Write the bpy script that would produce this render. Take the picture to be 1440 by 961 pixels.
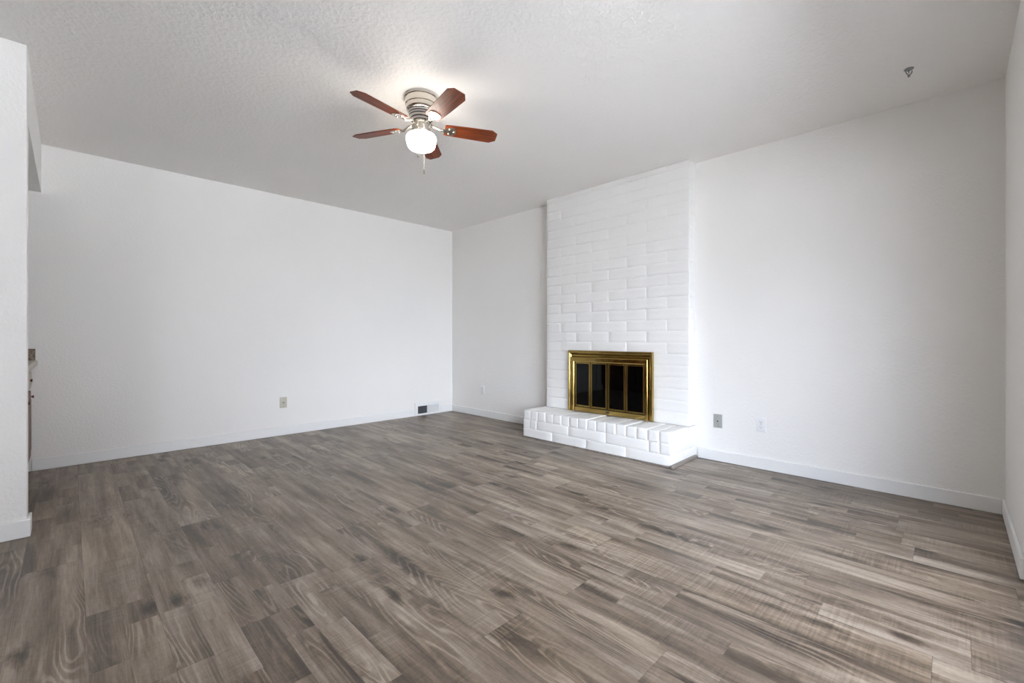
import bpy, bmesh, math, random
from mathutils import Vector, Matrix
random.seed(4)
PI = math.pi
sc = bpy.context.scene
for o in list(bpy.data.objects):
    bpy.data.objects.remove(o)
C = sc.collection

# ------------------------------------------------------------------ dimensions
XR, YL, YF, XB, H = 3.925, 5.151, -0.215, -3.4, 2.6      # right wall, left wall, front wall, rear wall, ceiling
CAM_Z = 1.047
F_PX = 622.0

# ------------------------------------------------------------------ camera
cam = bpy.data.cameras.new('camera')
co = bpy.data.objects.new('camera', cam); C.objects.link(co)
cam.sensor_fit = 'HORIZONTAL'; cam.sensor_width = 36.0
cam.lens = 36.0 * F_PX / 1440.0
cam.shift_y = -4.0 / 1440.0
cam.clip_start = 0.02
co.location = (0, 0, CAM_Z)
co.rotation_euler = (PI / 2, 0, -PI / 4)
sc.camera = co

# ------------------------------------------------------------------ world, light, exposure
SKY_COL, SKY_STR = (1.0, 0.95, 1.0), 2.4
LOBES = [((0.84, 0.94, 1.20), 8.0, (-.74, -.52, .43), 12.0),      # broad bright patches of the sky: colour, strength, direction, tightness
         ((0.92, 0.98, 1.15), 17.0, (-.30, -.90, .20), 12.0)]
LAMP_STR = 25.0
SUN_STR, SUN_DIR = 125.0, (.30, .60, .75)      # sun behind the house, lighting the patio
LAMP_COL = (1.0, 0.93, 0.82)
EXPOSURE = 0.06
w = bpy.data.worlds.new('sky'); sc.world = w; w.use_nodes = True
wn = w.node_tree.nodes; wl = w.node_tree.links
bg = wn['Background']; bg.inputs[1].default_value = 1.0
def sky_lobe(col, strength, direction, k):
    """a broad bright patch of sky: col * strength * exp(k * (dot - 1))"""
    d_ = Vector(direction).normalized()
    dot = wn.new('ShaderNodeVectorMath'); dot.operation = 'DOT_PRODUCT'; dot.inputs[1].default_value = d_
    wl.new(wtc.outputs['Generated'], dot.inputs[0])
    a = wn.new('ShaderNodeMath'); a.operation = 'SUBTRACT'; wl.new(dot.outputs['Value'], a.inputs[0]); a.inputs[1].default_value = 1.0
    b = wn.new('ShaderNodeMath'); b.operation = 'MULTIPLY'; wl.new(a.outputs[0], b.inputs[0]); b.inputs[1].default_value = k
    e = wn.new('ShaderNodeMath'); e.operation = 'EXPONENT'; wl.new(b.outputs[0], e.inputs[0])
    v = wn.new('ShaderNodeVectorMath'); v.operation = 'SCALE'; v.inputs[0].default_value = tuple(c * strength for c in col); wl.new(e.outputs[0], v.inputs['Scale'])
    return v.outputs[0]
wtc = wn.new('ShaderNodeTexCoord')
sky_sum = wn.new('ShaderNodeVectorMath'); sky_sum.operation = 'ADD'
sky_sum.inputs[0].default_value = tuple(c * SKY_STR for c in SKY_COL)
sky_prev = sky_sum.inputs[1]
for lb in LOBES:
    nx = wn.new('ShaderNodeVectorMath'); nx.operation = 'ADD'; wl.new(sky_lobe(*lb), nx.inputs[0])
    wl.new(nx.outputs[0], sky_prev); sky_prev = nx.inputs[1]
sky_prev.default_value = (0, 0, 0)
wl.new(sky_sum.outputs[0], bg.inputs[0])
DOOR = (0.35, 2.86, 0.0, 2.05)      # opening in the front wall: x0, x1, z0, z1
ADDED_WIN = (-2.15, -1.40, 0.90, 2.00)  # unseen second window, added to brighten the room
def portal(name, x0, x1, z0, z1):
    l = bpy.data.lights.new(name, 'AREA'); l.shape = 'RECTANGLE'; l.size = x1 - x0; l.size_y = z1 - z0
    l.cycles.is_portal = True
    o = bpy.data.objects.new(name, l); C.objects.link(o)
    o.location = ((x0 + x1) / 2, YF - 0.14, (z0 + z1) / 2); o.rotation_euler = (PI / 2, 0, 0)
    return o
portal('door_daylight', *DOOR); portal('added_window_daylight', *ADDED_WIN)
sl = bpy.data.lights.new('sun', 'SUN'); sl.energy = SUN_STR; sl.angle = 0.02; sl.color = (0.93, 0.96, 1.08)
so = bpy.data.objects.new('sun', sl); C.objects.link(so); so.rotation_euler = Vector(SUN_DIR).to_track_quat('Z', 'Y').to_euler(); so.location = (0, 0, 8)
vs = sc.view_settings
vs.view_transform = 'Standard'; vs.look = 'None'; vs.gamma = 1; vs.exposure = EXPOSURE; vs.use_curve_mapping = False
try:
    sc.cycles.use_denoising = True
    sc.cycles.max_bounces = 14; sc.cycles.diffuse_bounces = 8; sc.cycles.transparent_max_bounces = 12
    sc.cycles.sample_clamp_indirect = 30.0
except Exception:
    pass

# ------------------------------------------------------------------ helpers: nodes
class NT:
    def __init__(s, name):
        s.m = bpy.data.materials.new(name); s.m.use_nodes = True
        s.t = s.m.node_tree; s.n = s.t.nodes; s.l = s.t.links
        s.p = s.n['Principled BSDF']; s.out = s.n['Material Output']
    def new(s, typ, **kw):
        nd = s.n.new(typ)
        for k, v in kw.items(): setattr(nd, k, v)
        return nd
    def put(s, sock, v):
        if v is None: return
        if hasattr(v, 'is_output'): s.l.new(v, sock)
        elif isinstance(v, (tuple, list)) and len(v) == 3 and len(sock.default_value) == 4: sock.default_value = (*v, 1)
        else: sock.default_value = v
    def math(s, op, a, b=None, c=None, clamp=False):
        nd = s.new('ShaderNodeMath', operation=op, use_clamp=clamp)
        for i, v in enumerate((a, b, c)): s.put(nd.inputs[i], v)
        return nd.outputs[0]
    def comb(s, x=0.0, y=0.0, z=0.0):
        nd = s.new('ShaderNodeCombineXYZ')
        for i, v in enumerate((x, y, z)): s.put(nd.inputs[i], v)
        return nd.outputs[0]
    def coord(s, kind='Object'):
        return s.new('ShaderNodeTexCoord').outputs[kind]
    def sep(s, v):
        nd = s.new('ShaderNodeSeparateXYZ'); s.l.new(v, nd.inputs[0]); return nd.outputs
    def noise(s, vec, scale=1.0, detail=3.0, rough=0.5, dist=0.0, out='Fac'):
        nd = s.new('ShaderNodeTexNoise'); s.put(nd.inputs['Vector'], vec)
        nd.inputs['Scale'].default_value = scale; nd.inputs['Detail'].default_value = detail
        nd.inputs['Roughness'].default_value = rough; nd.inputs['Distortion'].default_value = dist
        return nd.outputs[out]
    def white(s, vec, out='Value'):
        nd = s.new('ShaderNodeTexWhiteNoise', noise_dimensions='3D'); s.put(nd.inputs['Vector'], vec); return nd.outputs[out]
    def ramp(s, fac, stops, interp='LINEAR'):
        nd = s.new('ShaderNodeValToRGB'); nd.color_ramp.interpolation = interp
        e = nd.color_ramp.elements
        while len(e) < len(stops): e.new(0.5)
        for k, (p, c) in zip(e, stops):
            k.position = p; k.color = (*c, 1) if isinstance(c, tuple) else (c, c, c, 1)
        s.put(nd.inputs[0], fac); return nd.outputs[0]
    def mix(s, fac, a, b, blend='MIX'):
        nd = s.new('ShaderNodeMix', data_type='RGBA', blend_type=blend)
        s.put(nd.inputs[0], fac); s.put(nd.inputs[6], a); s.put(nd.inputs[7], b); return nd.outputs[2]
    def bump(s, h, strength=0.2, dist=0.01, normal=None):
        nd = s.new('ShaderNodeBump'); nd.inputs['Strength'].default_value = strength; nd.inputs['Distance'].default_value = dist
        s.put(nd.inputs['Height'], h)
        if normal is not None: s.put(nd.inputs['Normal'], normal)
        return nd.outputs[0]
    def set(s, **kw):
        names = dict(col='Base Color', rough='Roughness', metal='Metallic', normal='Normal', spec='Specular IOR Level',
                     emit='Emission Color', estr='Emission Strength', trans='Transmission Weight', ior='IOR', coat='Coat Weight',
                     coatr='Coat Roughness', aniso='Anisotropic')
        for k, v in kw.items(): s.put(s.p.inputs[names[k]], v)
        return s.m

def lin(r, g, b):
    f = lambda c: (c / 255 / 12.92) if c / 255 <= 0.04045 else ((c / 255 + 0.055) / 1.055) ** 2.4
    return (f(r), f(g), f(b))

def mat_paint(name, col, rough=0.6, scale=55.0, strength=0.25, dist=0.004):
    t = NT(name); c = t.coord()
    n = t.noise(c, scale, 3.0, 0.55)
    blob = t.ramp(n, [(0.42, 0.0), (0.62, 1.0)])
    big = t.noise(c, 1.3, 2.0)
    colr = t.mix(big, tuple(x * 0.975 for x in col), tuple(min(1, x * 1.02) for x in col))
    return t.set(col=colr, rough=rough, normal=t.bump(blob, strength, dist), spec=0.35)

def mat_flat(name, col, rough=0.5, metal=0.0, var=0.06, scale=20.0, spec=0.5):
    t = NT(name); n = t.noise(t.coord(), scale, 3.0)
    return t.set(col=t.mix(n, tuple(x * (1 - var) for x in col), tuple(min(1, x * (1 + var)) for x in col)), rough=rough, metal=metal, spec=spec)

WALL = mat_paint('wall_paint', (0.85, 0.836, 0.812), 0.55, 60, 0.22, 0.004)
CEIL = mat_paint('ceiling_paint', (0.852, 0.834, 0.81), 0.6, 42, 0.3, 0.005)
TRIM = mat_flat('trim_paint', (0.82, 0.82, 0.81), 0.35, 0, 0.02)

def mat_brickpaint():
    t = NT('painted_slump_brick'); c = t.coord()
    n = t.noise(c, 38, 4.0, 0.6); f = t.noise(c, 170, 2.0)
    h = t.math('ADD', n, t.math('MULTIPLY', f, 0.35))
    g = t.new('ShaderNodeNewGeometry')
    k = t.ramp(g.outputs['Pointiness'], [(0.40, (0.74, 0.74, 0.74)), (0.5, (1, 1, 1))])
    col = t.mix(n, (0.82, 0.812, 0.795), (0.85, 0.842, 0.828))
    return t.set(col=col, rough=0.5, normal=t.bump(h, 0.35, 0.006), spec=0.4)
BRICK = mat_brickpaint()

def mat_floor():
    t = NT('vinyl_plank_floor'); c = t.coord(); x, y, z = t.sep(c)
    m, A = t.math, lambda a_, b_: t.math('ADD', a_, b_)
    X = lambda a_, b_: t.math('MULTIPLY', a_, b_)
    PW, PL = 0.197, 1.22
    u = m('DIVIDE', A(x, 11.777), PW); row = m('FLOOR', u); fu = m('FRACT', u)
    rr = t.white(t.comb(row, 3.7, 1.3))
    v = A(m('DIVIDE', A(y, 20.0), PL), rr); idx = m('FLOOR', v); fv = m('FRACT', v)
    rnd = t.white(t.comb(row, idx, 0.5)); rnd2 = t.white(t.comb(row, idx, 7.5))
    # some planks are printed as shorter pieces in two strips
    su = m('FLOOR', X(fu, 2.0))
    sv = m('FLOOR', A(X(fv, 3.0), X(su, 0.43)))
    prnd = t.white(t.comb(A(row, X(su, 0.31)), A(idx, X(sv, 0.17)), 2.5))
    piece_on = m('GREATER_THAN', rnd2, 0.5)
    pv = X(X(m('SUBTRACT', prnd, 0.5), piece_on), 1.0)
    off = X(rnd, 37.0); off2 = X(X(prnd, piece_on), 11.0)
    gx = A(x, off); gy = A(A(y, X(rnd2, 23.0)), off2)
    N = lambda sx, sy, sz=0.0, det=3.0, ro=0.55, di=0.0: t.noise(t.comb(X(gx, sx), X(gy, sy), A(off, sz)), 1.0, det, ro, di)
    streak = N(20.0, 1.1, 0.0, 4.0, 0.6, 0.35)             # long soft grain streaks
    blotch = N(7.0, 1.5, 3.0, 3.0, 0.6, 0.6)               # cloudy light and dark areas
    fibre = N(260.0, 9.0, 1.0, 2.0, 0.6)                   # fine fibres
    speck = N(90.0, 60.0, 2.0, 2.0, 0.7)
    saw = N(4.0, 120.0, 6.0, 2.0, 0.6)                     # cross cut saw marks
    sawmask = t.ramp(N(3.0, 2.2, 8.0, 2.0), [(0.45, 0.0), (0.62, 1.0)])
    # cathedral rings, only in places
    field = N(5.0, 0.75, 4.0, 2.0, 0.45, 0.25)
    wob = X(m('SUBTRACT', N(40.0, 9.0, 5.0, 2.0), 0.5), 2.6)
    ring = m('SINE', A(X(field, 190.0), wob))
    ringl = t.ramp(X(A(ring, 1.0), 0.5), [(0.55, 0.0), (0.95, 1.0)])
    ringmask = t.ramp(A(N(5.0, 1.3, 9.0, 2.0), X(pv, 0.16)), [(0.52, 0.0), (0.66, 1.0)])
    # knots and the dark figure trailing from them along the grain
    def knots(sx, sy, r0, r1, sz):
        vor = t.new('ShaderNodeTexVoronoi'); vor.inputs['Scale'].default_value = 1.0; vor.inputs['Randomness'].default_value = 1.0
        t.put(vor.inputs['Vector'], t.comb(X(gx, sx), X(gy, sy), A(off, sz)))
        d_ = A(vor.outputs['Distance'], X(m('SUBTRACT', N(30.0, 10.0, sz, 3.0, 0.65), 0.5), 0.30))
        return t.ramp(d_, [(r0, 1.0), ((r0 + r1) / 2, 0.45), (r1, 0.0)])
    knot = knots(4.6, 1.9, 0.015, 0.17, 0.0)
    trail = knots(7.0, 0.85, 0.04, 0.36, 13.0)
    val = A(X(m('SUBTRACT', streak, 0.5), 0.80), A(0.485, X(m('SUBTRACT', blotch, 0.5), 0.62)))
    val = A(val, X(m('SUBTRACT', fibre, 0.5), 0.30))
    val = A(val, X(m('SUBTRACT', speck, 0.5), 0.16))
    val = A(val, X(m('SUBTRACT', rnd, 0.5), 0.10)); val = A(val, X(pv, 0.13))
    val = A(val, X(X(m('SUBTRACT', saw, 0.5), sawmask), 0.34))
    val = m('SUBTRACT', val, X(ringmask, 0.12))
    val = A(val, X(X(ringl, ringmask), 0.20))
    val = m('SUBTRACT', val, X(knot, 0.40)); val = m('SUBTRACT', val, X(trail, 0.30))
    col = t.ramp(val, [(0.08, lin(46, 37, 29)), (0.28, lin(82, 70, 59)), (0.45, lin(119, 105, 91)), (0.60, lin(147, 134, 121)), (0.84, lin(184, 171, 158))])
    brown = t.ramp(t.noise(t.comb(X(gx, 3.0), X(gy, 0.9), 31.0), 1.0, 2.0), [(0.40, 0.0), (0.65, 0.5)])
    warm = t.mix(brown, col, t.mix(1.0, col, (1.04, 0.97, 0.84), 'MULTIPLY'))
    seam = m('MINIMUM', m('MINIMUM', fu, m('SUBTRACT', 1.0, fu)), X(m('MINIMUM', fv, m('SUBTRACT', 1.0, fv)), PL / PW))
    sm = t.ramp(seam, [(0.0, 0.0), (0.008, 1.0)])
    col2 = t.mix(sm, t.mix(0.5, warm, lin(52, 44, 38)), warm)
    bh = A(X(fibre, 0.5), A(X(sm, 0.9), X(saw, 0.4)))
    rough = A(0.33, X(streak, 0.18))
    return t.set(col=col2, rough=rough, normal=t.bump(bh, 0.14, 0.003), spec=0.75)
FLOOR = mat_floor()

def mat_wood(name, dark, mid, light, axis=0, rough=0.28, fine=120.0):
    t = NT(name); c = t.coord(); s = t.sep(c)
    long_, a, b = s[axis], s[(axis + 1) % 3], s[(axis + 2) % 3]
    ob = t.new('ShaderNodeObjectInfo').outputs['Random']
    o = t.math('MULTIPLY', ob, 9.0)
    n = t.noise(t.comb(t.math('ADD', t.math('MULTIPLY', long_, 5.0), o), t.math('MULTIPLY', a, fine), t.math('MULTIPLY', b, fine)), 1.0, 4.0, 0.6, 0.6)
    k = t.noise(t.comb(t.math('ADD', t.math('MULTIPLY', long_, 2.0), o), t.math('MULTIPLY', a, 25.0), t.math('MULTIPLY', b, 25.0)), 1.0, 2.0)
    v = t.math('ADD', t.math('MULTIPLY', n, 0.65), t.math('MULTIPLY', k, 0.35))
    return t.set(col=t.ramp(v, [(0.3, dark), (0.5, mid), (0.72, light)]), rough=rough, spec=0.3)
CHERRY = mat_wood('cherry_blade_wood', lin(66, 27, 12), lin(112, 50, 22), lin(150, 76, 34), 0, 0.42)
CABWOOD = mat_wood('brown_cabinet_wood', lin(70, 38, 22), lin(104, 60, 36), lin(132, 80, 50), 2, 0.4, 60)
SHOE = mat_wood('grey_shoe_moulding', lin(92, 84, 78), lin(124, 116, 108), lin(150, 142, 134), 0, 0.45, 80)

def mat_nickel():
    t = NT('brushed_nickel'); n = t.noise(t.coord(), 60, 2)
    return t.set(col=t.mix(n, (0.60, 0.56, 0.50), (0.70, 0.66, 0.60)), metal=1.0, rough=0.24)
NICKEL = mat_nickel()
def mat_brass():
    t = NT('polished_brass'); c = t.coord(); n = t.noise(c, 14, 3, 0.6)
    return t.set(col=t.mix(n, (0.36, 0.245, 0.075), (0.50, 0.36, 0.125)), metal=1.0, rough=t.math('ADD', 0.07, t.math('MULTIPLY', n, 0.10)), normal=t.bump(t.noise(c, 9, 1), 0.06, 0.02))
BRASS = mat_brass()
BLACK = mat_flat('black_slot', (0.012, 0.012, 0.012), 0.6)
SOOT = mat_flat('sooty_firebrick', (0.02, 0.018, 0.017), 0.9, 0, 0.3)
CURTAIN = mat_flat('black_chain_curtain', (0.022, 0.023, 0.027), 0.55, 0.4, 0.3, 200)
IVORY = mat_flat('ivory_plate', lin(196, 192, 176), 0.4, 0, 0.03)
GREYPL = mat_flat('grey_plate', lin(176, 178, 174), 0.35, 0.25, 0.04)
WHITEPL = mat_flat('white_plate', (0.80, 0.80, 0.80), 0.35, 0, 0.02)
DARKM = mat_flat('dark_hole', (0.05, 0.048, 0.042), 0.5)
GREYM = mat_flat('dull_grey_metal', (0.33, 0.33, 0.34), 0.4, 0.8)
CREAM = mat_flat('cream_drawer_paint', lin(196, 186, 172), 0.45)
DUCT_SHADE = mat_flat('duct_shade', (0.05, 0.052, 0.055), 0.6, 0.3)  # near black colour carries the shade inside the register
def mat_granite():
    t = NT('brown_granite'); c = t.coord()
    v = t.new('ShaderNodeTexVoronoi'); v.inputs['Scale'].default_value = 130; t.put(v.inputs['Vector'], c)
    n = t.noise(c, 45, 4)
    return t.set(col=t.ramp(t.math('ADD', t.math('MULTIPLY', n, 0.7), t.math('MULTIPLY', v.outputs['Distance'], 0.4)),
                 [(0.3, lin(60, 48, 40)), (0.5, lin(112, 96, 82)), (0.72, lin(150, 136, 120))]), rough=0.22)
GRANITE = mat_granite()
COUNTER = mat_flat('pale_counter_laminate', lin(196, 188, 176), 0.35, 0, 0.08, 90)
CONCRETE = mat_flat('patio_concrete', (0.43, 0.42, 0.415), 0.85, 0, 0.12, 4)
ALU = mat_flat('white_door_frame', (0.78, 0.78, 0.78), 0.4)

def mat_pane(name, tint, gl=0.035):
    t = NT(name); t.n.remove(t.p)
    tr = t.new('ShaderNodeBsdfTransparent'); tr.inputs[0].default_value = (*tint, 1)
    gs = t.new('ShaderNodeBsdfGlossy'); gs.inputs['Roughness'].default_value = 0.02; gs.inputs[0].default_value = (0.9, 0.95, 1, 1)
    lw = t.new('ShaderNodeLayerWeight'); lw.inputs[0].default_value = 0.5
    fr = t.math('MULTIPLY_ADD', t.math('POWER', lw.outputs['Facing'], 5.0), 0.4, gl)
    mx = t.new('ShaderNodeMixShader'); t.l.new(fr, mx.inputs[0]); t.l.new(tr.outputs[0], mx.inputs[1]); t.l.new(gs.outputs[0], mx.inputs[2])
    t.l.new(mx.outputs[0], t.out.inputs[0]); return t.m
GLASS = mat_pane('clear_pane', (0.95, 0.97, 0.96))
SMOKED = mat_pane('smoked_glass', (0.35, 0.36, 0.38))
def mat_shade():
    t = NT('lit_opal_glass'); n = t.noise(t.coord(), 6, 1)
    return t.set(col=(0.9, 0.9, 0.88), rough=0.3, emit=LAMP_COL, estr=LAMP_STR)
OPAL = mat_shade()

# ------------------------------------------------------------------ helpers: meshes and objects
def add_box(bm, x0, x1, y0, y1, z0, z1, bev=0.0, seg=2):
    b = bmesh.new()
    vs_ = [b.verts.new(p) for p in ((x0, y0, z0), (x1, y0, z0), (x1, y1, z0), (x0, y1, z0), (x0, y0, z1), (x1, y0, z1), (x1, y1, z1), (x0, y1, z1))]
    for f in ((3, 2, 1, 0), (4, 5, 6, 7), (0, 1, 5, 4), (1, 2, 6, 5), (2, 3, 7, 6), (3, 0, 4, 7)):
        b.faces.new([vs_[i] for i in f])
    if bev > 0:
        bmesh.ops.bevel(b, geom=b.edges[:], offset=bev, segments=seg, profile=0.5, affect='EDGES')
    join(bm, b)
def join(bm, b, M=None):
    if M is not None: bmesh.ops.transform(b, matrix=M, verts=b.verts[:])
    me = bpy.data.meshes.new('tmp'); b.to_mesh(me); b.free(); bm.from_mesh(me); bpy.data.meshes.remove(me)
def box(*a, **k):
    bm = bmesh.new(); add_box(bm, *a, **k); return bm
def add_lathe(bm, prof, n=48, c=(0, 0, 0), M=None):
    b = bmesh.new(); rings = []
    for r, z in prof:
        if r < 1e-6: rings.append([b.verts.new((c[0], c[1], c[2] + z))])
        else: rings.append([b.verts.new((c[0] + r * math.cos(2 * PI * i / n), c[1] + r * math.sin(2 * PI * i / n), c[2] + z)) for i in range(n)])
    for A, B in zip(rings, rings[1:]):
        for i in range(n):
            j = (i + 1) % n
            if len(A) == 1 and len(B) == 1: continue
            if len(A) == 1: b.faces.new((A[0], B[i], B[j]))
            elif len(B) == 1: b.faces.new((A[i], A[j], B[0]))
            else: b.faces.new((A[i], A[j], B[j], B[i]))
    bmesh.ops.recalc_face_normals(b, faces=b.faces[:])
    join(bm, b, M)
def add_tube(bm, pts, r, n=10):
    b = bmesh.new(); pts = [Vector(p) for p in pts]; rings = []
    up = Vector((0, 0, 1))
    for i, p in enumerate(pts):
        d = (pts[min(i + 1, len(pts) - 1)] - pts[max(i - 1, 0)]).normalized()
        a = d.cross(up)
        if a.length < 1e-3: a = d.cross(Vector((1, 0, 0)))
        a.normalize(); q = d.cross(a).normalized()
        rr = r[i] if isinstance(r, (list, tuple)) else r
        rings.append([b.verts.new(p + rr * (math.cos(2 * PI * k / n) * a + math.sin(2 * PI * k / n) * q)) for k in range(n)])
    for A, B in zip(rings, rings[1:]):
        for k in range(n): b.faces.new((A[k], A[(k + 1) % n], B[(k + 1) % n], B[k]))
    b.faces.new(rings[0]); b.faces.new(rings[-1][::-1])
    bmesh.ops.recalc_face_normals(b, faces=b.faces[:])
    join(bm, b)
def add_prism(bm, outline, z0, z1, bev=0.0, M=None):
    b = bmesh.new()
    lo = [b.verts.new((x, y, z0)) for x, y in outline]; hi = [b.verts.new((x, y, z1)) for x, y in outline]
    b.faces.new(lo[::-1]); b.faces.new(hi); n = len(lo)
    for i in range(n): b.faces.new((lo[i], lo[(i + 1) % n], hi[(i + 1) % n], hi[i]))
    bmesh.ops.recalc_face_normals(b, faces=b.faces[:])
    if bev: bmesh.ops.bevel(b, geom=b.edges[:], offset=bev, segments=2, profile=0.5, affect='EDGES')
    join(bm, b, M)
def obj(name, bm, mat, parent=None, smooth=False, label=None):
    me = bpy.data.meshes.new(name); bm.to_mesh(me); bm.free()
    me.materials.append(mat)
    if smooth:
        me.polygons.foreach_set('use_smooth', [True] * len(me.polygons))
        try: me.set_sharp_from_angle(angle=math.radians(35))
        except Exception: pass
    o = bpy.data.objects.new(name, me); C.objects.link(o)
    if parent is not None: o.parent = parent
    if label: o['label'] = label
    return o
def thing(name, label, cat, loc=(0, 0, 0), rotz=0.0, group=None):
    o = bpy.data.objects.new(name, None); C.objects.link(o); o.empty_display_size = 0.1
    o.location = loc; o.rotation_euler = (0, 0, rotz); o['label'] = label; o['category'] = cat
    if group: o['group'] = group
    return o
def struct(name, bm, mat, parent=None, label=None, cat=None):
    o = obj(name, bm, mat, parent)
    if parent is None:
        o['kind'] = 'structure'; o['label'] = label; o['category'] = cat
    return o
def boxes(lst):
    bm = bmesh.new()
    for a in lst: add_box(bm, *a)
    return bm

# ------------------------------------------------------------------ the room shell
T = 0.14
PX, PY = -0.160, 3.467                 # free end and face of the kitchen partition
SOF = 2.215
struct('floor', box(XB, XR, YF, YL, -0.1, 0), FLOOR, label='grey brown wood look vinyl plank floor', cat='floor')
struct('ceiling', box(XB - T, XR + T, YF - T, YL + T, H, H + 0.12), CEIL, label='white textured flat ceiling above the room', cat='ceiling')
struct('wall_left', box(XB - T, XR, YL, YL + T, -0.1, H), WALL, label='long white textured wall left of the fireplace corner', cat='wall')
struct('wall_right', box(XR, XR + T, YF - T, YL + T, -0.1, H), WALL, label='white wall behind the brick fireplace', cat='wall')
struct('wall_rear', box(XB - T, XB, YF - T, YL, -0.1, H), WALL, label='white wall behind the camera', cat='wall')
d, v = DOOR, ADDED_WIN
struct('wall_front', boxes([(XB, v[0], YF - T, YF, -0.1, H), (v[0], v[1], YF - T, YF, -0.1, v[2]), (v[0], v[1], YF - T, YF, v[3], H),
                            (v[1], d[0], YF - T, YF, -0.1, H), (d[0], d[1], YF - T, YF, d[3], H), (d[0], d[1], YF - T, YF, -0.1, 0.0),
                            (d[1], XR, YF - T, YF, -0.1, H)]), WALL, label='white wall at the far right edge with a glass door', cat='wall')
struct('wall_partition', box(XB, PX, PY, PY + 0.11, 0, H, bev=0.004), WALL, label='short white partition wall at the left edge', cat='wall')
struct('wall_header', box(XB, PX, PY + 0.11, YL, SOF, H), WALL, label='white dropped header over the kitchen opening', cat='wall')
struct('patio', box(-14, 14, -14, YF - T, -0.14, -0.04), CONCRETE, label='plain concrete patio outside the glass door', cat='patio')

def baseboard(name, segs, label):
    """segs: list of (x0,x1,y0,y1): low board with a rounded top edge"""
    bm = bmesh.new()
    for x0, x1, y0, y1 in segs:
        add_box(bm, x0, x1, y0, y1, 0.0005, 0.094, bev=0.0045, seg=2)
    struct(name, bm, TRIM, label=label, cat='baseboard')
BT = 0.014
CABX = -0.215
HY0, HY1, HX = 1.62, 3.263, 3.436        # hearth: right end, left end, front face
baseboard('baseboard_left', [(CABX + 0.002, 3.288, YL - BT, YL), (3.722, XR - BT, YL - BT, YL)], 'white baseboard along the long left wall')
baseboard('baseboard_right', [(XR - BT, XR, YF + BT, HY0 - 0.022), (XR - BT, XR, HY1 + 0.002, YL)], 'white baseboard on the wall either side of the fireplace')
baseboard('baseboard_front', [(d[1] + 0.06, XR, YF, YF + BT), (XB, d[0] - 0.06, YF, YF + BT)], 'white baseboard at the far right edge')
baseboard('baseboard_partition', [(XB, PX + BT, PY - BT, PY), (PX, PX + BT, PY, PY + 0.11 + BT)], 'white baseboard wrapping the end of the partition wall')

# sliding door and an added unseen window in the front wall (behind the camera, the daylight comes through them)
def opening(name, r, nsash, label, cat):
    x0, x1, z0, z1 = r; e = 0.03
    ym = YF - T / 2
    bm = boxes([(x0, x1, ym - 0.05, ym + 0.05, z1 - e, z1), (x0, x1, ym - 0.05, ym + 0.05, z0, z0 + 0.03),
                (x0, x0 + e, ym - 0.05, ym + 0.05, z0 + 0.03, z1 - e), (x1 - e, x1, ym - 0.05, ym + 0.05, z0 + 0.03, z1 - e)])
    root = struct(name, bm, ALU, label=label, cat=cat)
    wdt = (x1 - x0 - 2 * e) / nsash
    for i in range(nsash):
        a = x0 + e + i * wdt; b = a + wdt; y = ym + (0.022 if i % 2 else -0.022)
        s_ = obj('sash', boxes([(a, b, y - 0.015, y + 0.015, z1 - e - 0.05, z1 - e), (a, b, y - 0.015, y + 0.015, z0 + 0.03, z0 + 0.09),
                 (a, a + 0.035, y - 0.015, y + 0.015, z0 + 0.09, z1 - e - 0.05), (b - 0.035, b, y - 0.015, y + 0.015, z0 + 0.09, z1 - e - 0.05)]), ALU, root)
        obj('pane', box(a + 0.035, b - 0.035, y - 0.002, y + 0.002, z0 + 0.09, z1 - e - 0.05), GLASS, s_)
    return root
opening('door_1', DOOR, 2, 'sliding glass door in the front wall behind the camera', 'door')
opening('added_window', ADDED_WIN, 2, 'unseen sliding window added in the front wall to brighten the room', 'window')

# ------------------------------------------------------------------ painted brick fireplace
BX = 3.781                                # front face of the chimney breast
BY0, BY1 = 1.62, 3.230
CO = 0.1024
OY0, OY1, OZ = 1.985, 2.860, 0.880        # firebox opening
fp = thing('fireplace', 'white painted brick fireplace with raised hearth on the right wall', 'fireplace', (XR, 0, 0))
def P(o):                                  # children are modelled in room coordinates
    o.matrix_parent_inverse = Matrix.Translation((-XR, 0, 0)); return o
HZ = 0.285
def brick(bm, x0, x1, y0, y1, z0, z1, bev=0.006, jit=0.0025):
    j = lambda: random.uniform(-jit, jit)
    b = bmesh.new(); add_box(b, x0 + j(), x1, y0 + j() * .4, y1 + j() * .4, z0 + j() * .5, z1 + j() * .5, bev, 2)
    bmesh.ops.subdivide_edges(b, edges=[e for e in b.edges if e.calc_length() > 0.06], cuts=4, use_grid_fill=True)
    for vtx in b.verts:
        vtx.co.x += random.uniform(-.0007, .0007); vtx.co.y += random.uniform(-.0008, .0008); vtx.co.z += random.uniform(-.0009, .0009)
    join(bm, b)
bm = bmesh.new()
JV, JH = 0.007, 0.0014                     # half... head joint and bed joint widths
nrow = int((H - HZ) / CO) + 1
for k in range(nrow):
    z0 = HZ + 0.010 + k * CO; z1 = min(z0 + CO, H - 0.001)
    if k == 0: z0 = HZ + 0.001
    if z1 - z0 < 0.015: continue
    js = [BY1, 2.83, 2.425, 2.02, BY0] if k % 2 else [BY1, 3.03, 2.63, 2.225, 1.82, BY0]
    if k < 6: js = [BY1, OY1, OY0, BY0]
    for a, b in zip(js, js[1:]):
        if k < 6 and a == OY1: continue
        jj = JV * random.uniform(0.6, 1.3)
        brick(bm, BX, BX + 0.10, b + (jj if b > BY0 else 0), a - (jj if a < BY1 else 0), z0 + JH * random.uniform(.5, 1.4), z1 - JH * random.uniform(.3, 1.2))
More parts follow.
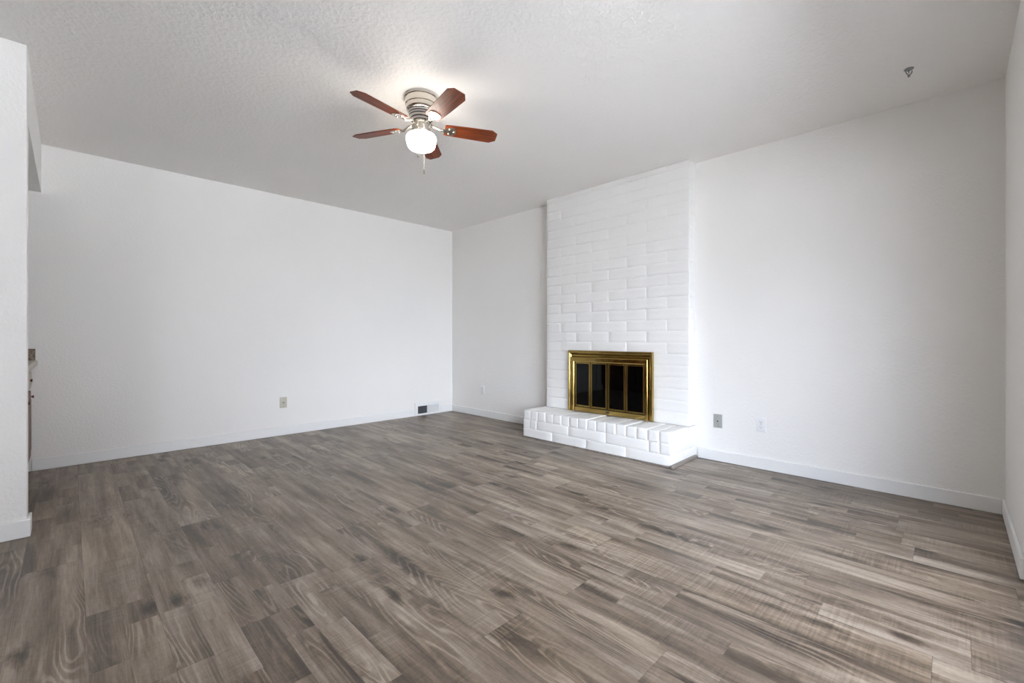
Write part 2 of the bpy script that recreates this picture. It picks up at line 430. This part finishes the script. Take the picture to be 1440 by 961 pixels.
# mortar body behind the brick faces, with the firebox opening left free
MF = BX + 0.0045
for a in ((MF, XR - 0.0008, BY0 + .004, OY0, HZ, H - 0.0008), (MF, XR - 0.0008, OY1, BY1 - .003, HZ, H - 0.0008), (MF, XR - 0.0008, OY0, OY1, OZ, H - 0.0008)):
    add_box(bm, *a)
P(obj('chimney_breast', bm, BRICK, fp, smooth=True))
# firebox lining
P(obj('firebox', boxes([(XR - 0.012, XR - 0.001, OY0, OY1, HZ, OZ), (BX + .02, XR - .012, OY0, OY0 + .012, HZ, OZ), (BX + .02, XR - .012, OY1 - .012, OY1, HZ, OZ),
                        (BX + .02, XR - .012, OY0 + .012, OY1 - .012, OZ - .012, OZ), (BX + .02, XR - .012, OY0 + .012, OY1 - .012, HZ + .001, HZ + .012)]), SOOT, fp, label='sooty black firebox'))
# hearth
bm = bmesh.new()
def hrow(js, z0, z1):
    for a, b in zip(js, js[1:]):
        brick(bm, HX, HX + 0.2, b + (0.004 if b > HY0 else 0), a - (0.004 if a < HY1 else 0), z0 + 0.002, z1 - 0.002, bev=0.006)
hrow([HY1, 2.868, 2.450, 2.033, HY0], 0.0005, 0.096)
hrow([HY1, 3.170, 3.077, 2.661, 2.236, 1.813, 1.719, HY0], 0.096, 0.190)
for z0, z1, sx in ((0.0005, 0.096, 3.70), (0.096, 0.190, 3.78)):
    brick(bm, HX + 0.003, sx - 0.003, HY0, HY0 + 0.10, z0 + .002, z1 - .002); brick(bm, sx + 0.003, XR - 0.001, HY0, HY0 + 0.10, z0 + .002, z1 - .002)
add_box(bm, HX + 0.005, XR - 0.0008, HY0 + 0.005, HY1 - 0.004, 0.0006, 0.19)
hearth = P(obj('hearth', bm, BRICK, fp, smooth=True))
bm = bmesh.new()
n = 16; pitch = (HY1 - HY0) / n
for i in range(n):
    a = HY0 + i * pitch
    brick(bm, HX - 0.002, BX + 0.0, a + 0.004, a + pitch - 0.004, 0.190, HZ + random.uniform(-.003, .003), bev=0.009)
add_box(bm, HX + 0.007, XR - 0.0008, HY0 + 0.002, HY1 - 0.005, 0.19, HZ - 0.0065)
cap = obj('hearth_cap', bm, BRICK, hearth, smooth=True, label='row of on-edge bricks topping the hearth')

bm = bmesh.new()                            # shoe moulding round the hearth foot
def shoe(bm, p0, p1, nrm, r=0.018):
    b = bmesh.new(); p0, p1, nrm = Vector(p0), Vector(p1), Vector(nrm)
    prof = [(0, 0)] + [(r * math.cos(a * PI / 12), r * 1.1 * math.sin(a * PI / 12)) for a in range(7)]
    A = [b.verts.new(p0 + nrm * u + Vector((0, 0, v + .0005))) for u, v in prof]; B = [b.verts.new(p1 + nrm * u + Vector((0, 0, v + .0005))) for u, v in prof]
    m = len(A)
    for i in range(m): b.faces.new((A[i], A[(i + 1) % m], B[(i + 1) % m], B[i]))
    b.faces.new(A[::-1]); b.faces.new(B); bmesh.ops.recalc_face_normals(b, faces=b.faces[:]); join(bm, b)
shoe(bm, (HX - .021, HY0 - .003, 0), (XR - .015, HY0 - .003, 0), (0, -1, 0), 0.021)
shoe(bm, (HX - .003, HY0 - .021, 0), (HX - .003, HY1 + .003, 0), (-1, 0, 0), 0.010)
struct('trim_1', bm, SHOE, label='grey shoe moulding at the foot of the brick hearth', cat='trim')

# ------------------------------------------------------------------ brass fireplace doors
IY0, IY1, IZ0, IZ1 = 1.944, 2.900, 0.292, 0.924
ins = thing('fireplace_screen', 'polished brass fireplace surround with four smoked glass doors set in the brick', 'fireplace doors', (BX, (IY0 + IY1) / 2, IZ0))
def Q(o):
    o.matrix_parent_inverse = Matrix.Translation((-BX, -(IY0 + IY1) / 2, -IZ0)); return o
FW, FT = 0.075, 0.118
prof = [(0, -0.001), (0, .030), (.04, .034), (.20, .034), (.25, .030), (.30, .020), (.38, .013), (.50, .013), (.56, .020), (.60, .030), (.64, .033), (.93, .033), (1, .028), (1, -0.001)]
b = bmesh.new(); rows = []
for tq, dp in prof:
    yl, yr, zt = IY1 - tq * FW, IY0 + tq * FW, IZ1 - tq * FT; x = BX - 0.006 - dp
    rows.append([b.verts.new(p) for p in ((x, yl, IZ0), (x, yl, zt), (x, yr, zt), (x, yr, IZ0))])
for A, B in zip(rows, rows[1:]):
    for i in range(3): b.faces.new((A[i], A[i + 1], B[i + 1], B[i]))
for i in range(3): b.faces.new((rows[-1][i], rows[-1][i + 1], rows[0][i + 1], rows[0][i]))
b.faces.new([r[0] for r in rows]); b.faces.new([r[3] for r in rows])
bmesh.ops.recalc_face_normals(b, faces=b.faces[:])
Q(obj('surround', b, BRASS, ins))
DY0, DY1, DZ0, DZ1 = IY0 + FW, IY1 - FW, 0.342, IZ1 - FT
bm = boxes([(BX - .028, BX - .006, DY0 + .001, DY1 - .001, IZ0, DZ0 - .006, .002)])
rail = Q(obj('bottom_rail', bm, BRASS, ins))
bm = bmesh.new(); add_box(bm, BX - .038, BX - .0285, 2.405, 2.440, .318, .326, .002); add_box(bm, BX - .036, BX - .0285, 2.412, 2.416, .308, .318); add_box(bm, BX - .036, BX - .0285, 2.429, 2.433, .308, .318)
obj('damper_lever', bm, DARKM, rail, label='small dark lever')
fx0, fx1 = BX - .022, BX - .008
edges = [DY1 - .001, 2.6275, 2.4245, 2.2225, DY0 + .001]
for i in range(4):
    a, c_ = edges[i + 1] + .0025, edges[i] - .0025; fw = 0.0185
    if i == 1: a += .002
    if i == 2: c_ -= .002
    dr = Q(obj('door', boxes([(fx0, fx1, a, a + fw, DZ0, DZ1 - .002, .003), (fx0, fx1, c_ - fw, c_, DZ0, DZ1 - .002, .003),
                              (fx0, fx1, a + fw, c_ - fw, DZ0, DZ0 + .016, .003), (fx0, fx1, a + fw, c_ - fw, DZ1 - .020, DZ1 - .002, .003)]), BRASS, ins))
    obj('glass', box(fx0 + .006, fx0 + .010, a + fw - .001, c_ - fw + .001, DZ0 + .015, DZ1 - .019), SMOKED, dr, label='smoked glass pane')
b = bmesh.new(); nn = 120                     # pleated chain curtain behind the glass
lo, hi = [], []
for i in range(nn + 1):
    y = DY0 + .005 + (DY1 - DY0 - .01) * i / nn; x = BX + .028 + .007 * math.sin(i * 1.35) + .003 * math.sin(i * .37)
    lo.append(b.verts.new((x, y, .305))); hi.append(b.verts.new((x, y, .862)))
for i in range(nn): b.faces.new((lo[i], lo[i + 1], hi[i + 1], hi[i]))
cm = Q(obj('mesh_curtain', b, CURTAIN, ins, smooth=True))
sol = cm.modifiers.new('thick', 'SOLIDIFY'); sol.thickness = 0.002

# ------------------------------------------------------------------ ceiling fan
FX, FY = 1.602, 2.428
fan = thing('ceiling_fan', 'brushed nickel ceiling fan with five cherry wood blades and a lit opal shade', 'ceiling fan', (FX, FY, H))
bm = bmesh.new()                              # z measured down from the ceiling
add_lathe(bm, [(0, -.0005), (.100, -.0005), (.106, -.004), (.106, -.012), (.100, -.016), (.098, -.042), (.103, -.046), (.103, -.054), (.098, -.058), (.097, -.082), (.090, -.091), (.084, -.094), (0, -.094)], 64)
obj('motor_housing', bm, NICKEL, fan, smooth=True)
bm = bmesh.new()
add_lathe(bm, [(0, -.0945), (.072, -.0945), (.070, -.141), (.058, -.143), (.058, -.158), (0, -.158)], 48)
obj('motor_core', bm, BLACK, fan, smooth=True, label='black core between the rings')
bm = bmesh.new()
for r, za, zb in ((.083, -.098, -.109), (.080, -.113, -.124), (.0765, -.128, -.141), (.064, -.1445, -.157)):
    add_lathe(bm, [(.060, za), (r - .001, za), (r, za - .001), (r - .002, zb), (.060, zb), (.060, za)], 64)
obj('motor_ring', bm, NICKEL, fan, smooth=True)
bm = bmesh.new()
add_lathe(bm, [(0, -.1585), (.052, -.1585), (.054, -.161), (.054, -.168), (.046, -.171), (.046, -.200), (.052, -.204), (.060, -.206), (.060, -.226), (.054, -.2355), (0, -.2355)], 48)
obj('light_kit', bm, NICKEL, fan, smooth=True)
bm = bmesh.new()
add_lathe(bm, [(.050, -.236), (.072, -.2385), (.087, -.246), (.0945, -.257), (.0955, -.268), (.094, -.283), (.089, -.305), (.084, -.318), (.074, -.328), (.052, -.334), (0, -.335)], 48)
obj('lamp_shade', bm, OPAL, fan, smooth=True, label='glowing white opal glass shade')
PITCH = math.radians(13)
ZB = -.186
blade_out = [(.150, -.045), (.165, -.050), (.300, -.056), (.462, -.060), (.500, -.034), (.502, .034), (.462, .060), (.300, .056), (.165, .050), (.150, .045)]
def blade_mesh():
    bm = bmesh.new(); add_prism(bm, blade_out, -.003, .003, 0.0012)
    me = bpy.data.meshes.new('fan_blade'); bm.to_mesh(me); bm.free(); me.materials.append(CHERRY); return me
def iron_mesh():
    bm = bmesh.new()
    out = [(.128, -.011), (.150, -.016), (.168, -.030), (.190, -.038), (.212, -.034), (.222, -.018), (.225, 0), (.222, .018), (.212, .034), (.190, .038), (.168, .030), (.150, .016), (.128, .011)]
    add_prism(bm, out, -.0085, -.0035, 0.001)
    for (sx, sy) in ((.180, -.022), (.180, .022), (.210, 0)):
        add_lathe(bm, [(0, -.0125), (.004, -.0125), (.006, -.0105), (.006, -.008), (0, -.008)], 12, (sx, sy, 0))
    me = bpy.data.meshes.new('blade_iron'); bm.to_mesh(me); bm.free(); me.materials.append(NICKEL); return me
def arm_mesh():
    bm = bmesh.new()
    add_tube(bm, [(.060, 0, .016), (.085, 0, .012), (.108, 0, .002), (.128, 0, -.006), (.145, 0, -.007)], [.010, .009, .008, .0075, .007], 12)
    me = bpy.data.meshes.new('arm'); bm.to_mesh(me); bm.free(); me.materials.append(NICKEL)
    me.polygons.foreach_set('use_smooth', [True] * len(me.polygons)); return me
bme, ime, ame = blade_mesh(), iron_mesh(), arm_mesh()
for k in range(5):
    a = math.radians(-170.9 + 72 * k)
    M = Matrix.Translation((0, 0, ZB)) @ Matrix.Rotation(a, 4, 'Z') @ Matrix.Rotation(-PITCH, 4, 'X')
    bo = bpy.data.objects.new('fan_blade', bme); C.objects.link(bo); bo.parent = fan; bo.matrix_local = M
    io = bpy.data.objects.new('blade_iron', ime); C.objects.link(io); io.parent = bo; io['label'] = 'nickel blade bracket'
    ao = bpy.data.objects.new('arm', ame); C.objects.link(ao); ao.parent = bo; ao['label'] = 'nickel bracket arm'
# pull chains, hanging from the light kit just outside the shade
def chain(dx, dy, zend, pend_col):
    bm = bmesh.new(); L = math.hypot(dx, dy); ux, uy = dx / L, dy / L
    add_tube(bm, [(ux * .045, uy * .045, -.186), (ux * .075, uy * .075, -.190), (ux * L * .97, uy * L * .97, -.202), (dx, dy, -.222), (dx, dy, zend + .02)], .0011, 6)
    z = -.23
    while z > zend + .02:
        add_lathe(bm, [(0, .0019), (.0019, 0), (0, -.0019)], 6, (dx, dy, z)); z -= .0055
    ch = obj('pull_chain', bm, NICKEL, fan)
    bm = bmesh.new(); add_lathe(bm, [(0, .022), (.002, .021), (.0045, .012), (.0065, .004), (.0055, -.003), (0, -.006)], 14, (dx, dy, zend))
    obj('pendant', bm, pend_col, ch, smooth=True)
s2 = math.sqrt(.5)
def latdep(l, dd): return (l * s2 + dd * s2, -l * s2 + dd * s2)
chain(*latdep(0.037, -0.098), -.522, NICKEL)
chain(*latdep(0.001, -0.105), -.429, NICKEL)

# ------------------------------------------------------------------ small things on the ceiling
spr = thing('ceiling_sprinkler', 'small grey metal sprinkler head on the ceiling near the right corner', 'sprinkler', (3.414, 0.185, H))
bm = bmesh.new(); add_lathe(bm, [(0, -.0005), (.022, -.0005), (.023, -.002), (.020, -.005), (.010, -.007), (0, -.007)], 32); obj('cover_plate', bm, GREYM, spr, smooth=True)
bm = bmesh.new()
for s_ in (-1, 1): add_tube(bm, [(s_ * .012, -s_ * .012, -.006), (s_ * .013, -s_ * .013, -.016), (s_ * .009, -s_ * .009, -.028), (0, 0, -.037)], .0028, 8)
obj('frame_arm', bm, GREYM, spr, smooth=True)
bm = bmesh.new(); add_tube(bm, [(0, 0, -.006), (0, 0, -.024)], .0032, 8); add_lathe(bm, [(0, -.034), (.006, -.035), (.006, -.043), (.003, -.048), (0, -.049)], 16)
obj('nozzle', bm, GREYM, spr, smooth=True)
hk = thing('ceiling_hook', 'tiny white hook on the ceiling by the far corner', 'hook', (3.468, 4.687, H))
bm = bmesh.new(); add_lathe(bm, [(0, -.0005), (.010, -.0005), (.009, -.004), (0, -.006)], 16); obj('base', bm, WHITEPL, hk, smooth=True)
bm = bmesh.new(); add_tube(bm, [(0, 0, -.004), (0, 0, -.014)] + [(.010 - .010 * math.cos(a * PI / 8), -.010 * 0, -.014 - .010 * math.sin(a * PI / 8)) for a in range(1, 11)], .0022, 8)
obj('hook', bm, WHITEPL, hk, smooth=True)

# ------------------------------------------------------------------ wall plates (local: x along the wall, y into the wall, face at -y)
def plate(bm, w_=.072, h_=.116, t_=.006):
    add_box(bm, -w_ / 2, w_ / 2, -t_, -.0003, -h_ / 2, h_ / 2, .0028, 3)
def screw(bm, z, y=-.0063): add_lathe(bm, [(0, 0), (.0032, 0), (.0030, .0012), (0, .0016)], 12, M=Matrix.Translation((0, y, z)) @ Matrix.Rotation(PI / 2, 4, 'X'))
def jack_plate(label, loc, rz, mat, name='wall_jack', big=False):
    t = thing(name, label, 'wall plate', loc, rz)
    bm = bmesh.new(); plate(bm); obj('plate', bm, mat, t, smooth=True)
    bm = bmesh.new(); add_box(bm, -.008, .008, -.0095, -.0062, -.009, .009, .001); add_box(bm, -.013, .013, -.0075, -.0062, .018, .030, .0008) if big else None
    j = obj('socket', bm, mat, t)
    bm = bmesh.new(); add_box(bm, -.0062, .0062, -.0103, -.0096, -.0065, .0045); obj('hole', bm, DARKM, j, label='dark jack hole')
    for z in (-.042, .042):
        bm = bmesh.new(); screw(bm, z); obj('screw', bm, GREYM, t, smooth=True)
def outlet(label, loc, rz):
    t = thing('wall_outlet', label, 'outlet', loc, rz)
    bm = bmesh.new(); plate(bm); obj('plate', bm, WHITEPL, t, smooth=True)
    for z in (.020, -.020):
        bm = bmesh.new()
        out = [(.0165 * math.cos(a * PI / 16), max(-.0135, min(.0135, .0165 * math.sin(a * PI / 16)))) for a in range(32)]
        add_prism(bm, out, 0, .0022, .0006, M=Matrix.Translation((0, -.0061, z)) @ Matrix.Rotation(PI / 2, 4, 'X'))
        r = obj('receptacle', bm, WHITEPL, t)
        bm = bmesh.new()
        add_box(bm, -.0078, -.0056, -.0089, -.0084, z - .001, z + .008); add_box(bm, .0056, .0078, -.0089, -.0084, z - .001, z + .008)
        add_lathe(bm, [(0, 0), (.0026, 0), (.0026, .0005), (0, .0005)], 10, M=Matrix.Translation((0, -.0084, z - .0075)) @ Matrix.Rotation(PI / 2, 4, 'X'))
        obj('slot', bm, DARKM, r)
    bm = bmesh.new(); screw(bm, 0); obj('screw', bm, GREYM, t, smooth=True)
jack_plate('beige jack plate low on the long left wall', (1.639, YL, .354), 0, IVORY)
jack_plate('grey jack plate low on the right wall beside the hearth', (XR, 1.430, .343), -PI / 2, GREYPL, big=True)
outlet('white outlet low on the right wall, right of the grey jack plate', (XR, 1.096, .357), -PI / 2)
outlet('white outlet low on the wall between the corner and fireplace', (XR, 4.480, .360), -PI / 2)

# ------------------------------------------------------------------ floor level heating register on the left wall
vt = thing('wall_register', 'white heating vent at the foot of the left wall by the corner', 'vent', (0, YL, 0))
vx0, vx1, vm, vz0, vz1 = 3.335, 3.672, 3.493, .026, .128
bm = boxes([(3.290, vx0, -.017, -.0005, .001, .172, .002), (vx1, 3.720, -.017, -.0005, .001, .172, .002), (vx0, vx1, -.017, -.0005, vz1, .172, .002),
            (vx0, vx1, -.017, -.0005, .001, vz0, .002), (vm - .006, vm + .006, -.017, -.0005, vz0, vz1, .001)])
obj('frame', bm, TRIM, vt)
obj('duct_shade_sheet', box(vx0, vx1, -.002, -.0006, vz0, vz1), DUCT_SHADE, vt, label='dark sheet standing in for the shaded duct behind the louvers')  # thin dark sheet in place of the shade seen between the fins
def fins(x0, x1, sgn, n):
    bm = bmesh.new()
    for i in range(n):
        xc = x0 + (i + .5) * (x1 - x0) / n
        M = Matrix.Translation((xc, -.0090, (vz0 + vz1) / 2)) @ Matrix.Rotation(sgn * math.radians(35), 4, 'Z')
        b = bmesh.new(); add_box(b, -.0007, .0007, -.0075, .0075, -(vz1 - vz0) / 2, (vz1 - vz0) / 2); join(bm, b, M)
    return bm
obj('louver', fins(vx0, vm - .006, -1, 11), GREYM, vt, label='open louvers of the left half, shade put into their grey')  # same fins as the right half, darker grey paints in their shade
obj('louver', fins(vm + .006, vx1, 1, 14), TRIM, vt, label='white louvers of the right half')

# ------------------------------------------------------------------ kitchen counter glimpsed behind the partition
CY0, CY1 = PY + 0.13, YL - 0.002
cab = thing('base_cabinet', 'brown wood kitchen base cabinet behind the left partition wall', 'cabinet', (-.52, (CY0 + CY1) / 2, 0))
def K(o):
    o.matrix_parent_inverse = Matrix.Translation((.52, -(CY0 + CY1) / 2, 0)); return o
K(obj('body', boxes([(-.80, CABX - .02, CY0, CY1, .10, .834)]), CABWOOD, cab))
K(obj('toe_kick', boxes([(-.80, CABX - .07, CY0, CY1, .001, .10)]), CABWOOD, cab))
nd = 3; wd = (CY1 - CY0 - .04) / nd
for i in range(nd):
    a = CY0 + .02 + i * wd + .01; b_ = a + wd - .02; ym = (a + b_) / 2
    dw = K(obj('drawer', boxes([(CABX - .0195, CABX, a, b_, .66, .812, .005), (CABX, CABX + .006, a + .03, b_ - .03, .685, .787, .003)]), CREAM, cab, label='pale drawer front'))
    dr = K(obj('door', boxes([(CABX - .0195, CABX, a, b_, .125, .64, .005), (CABX, CABX + .005, a + .06, b_ - .06, .185, .58, .004)]), CABWOOD, cab))
    for par, yy, zz in ((dw, ym, .735), (dr, b_ - .045, .595)):
        bm = bmesh.new(); add_lathe(bm, [(0, 0), (.006, 0), (.006, .006), (.012, .010), (.012, .014), (0, .017)], 16, M=Matrix.Translation((CABX + .003, yy, zz)) @ Matrix.Rotation(PI / 2, 4, 'Y'))
        obj('knob', bm, CABWOOD, par, smooth=True)
ct = thing('kitchen_countertop', 'pale countertop with brown granite backsplash behind the partition wall', 'countertop', (-.50, (CY0 + CY1) / 2, .835))
def KT(o):
    o.matrix_parent_inverse = Matrix.Translation((.50, -(CY0 + CY1) / 2, -.835)); return o
KT(obj('slab', box(-.81, -.178, CY0 - .01, CY1, .835, .876, bev=.010, seg=3), COUNTER, ct, smooth=True))
KT(obj('backsplash', box(-.81, -.192, CY1 - .020, CY1, .877, .966, bev=.002), GRANITE, ct, label='brown granite backsplash'))
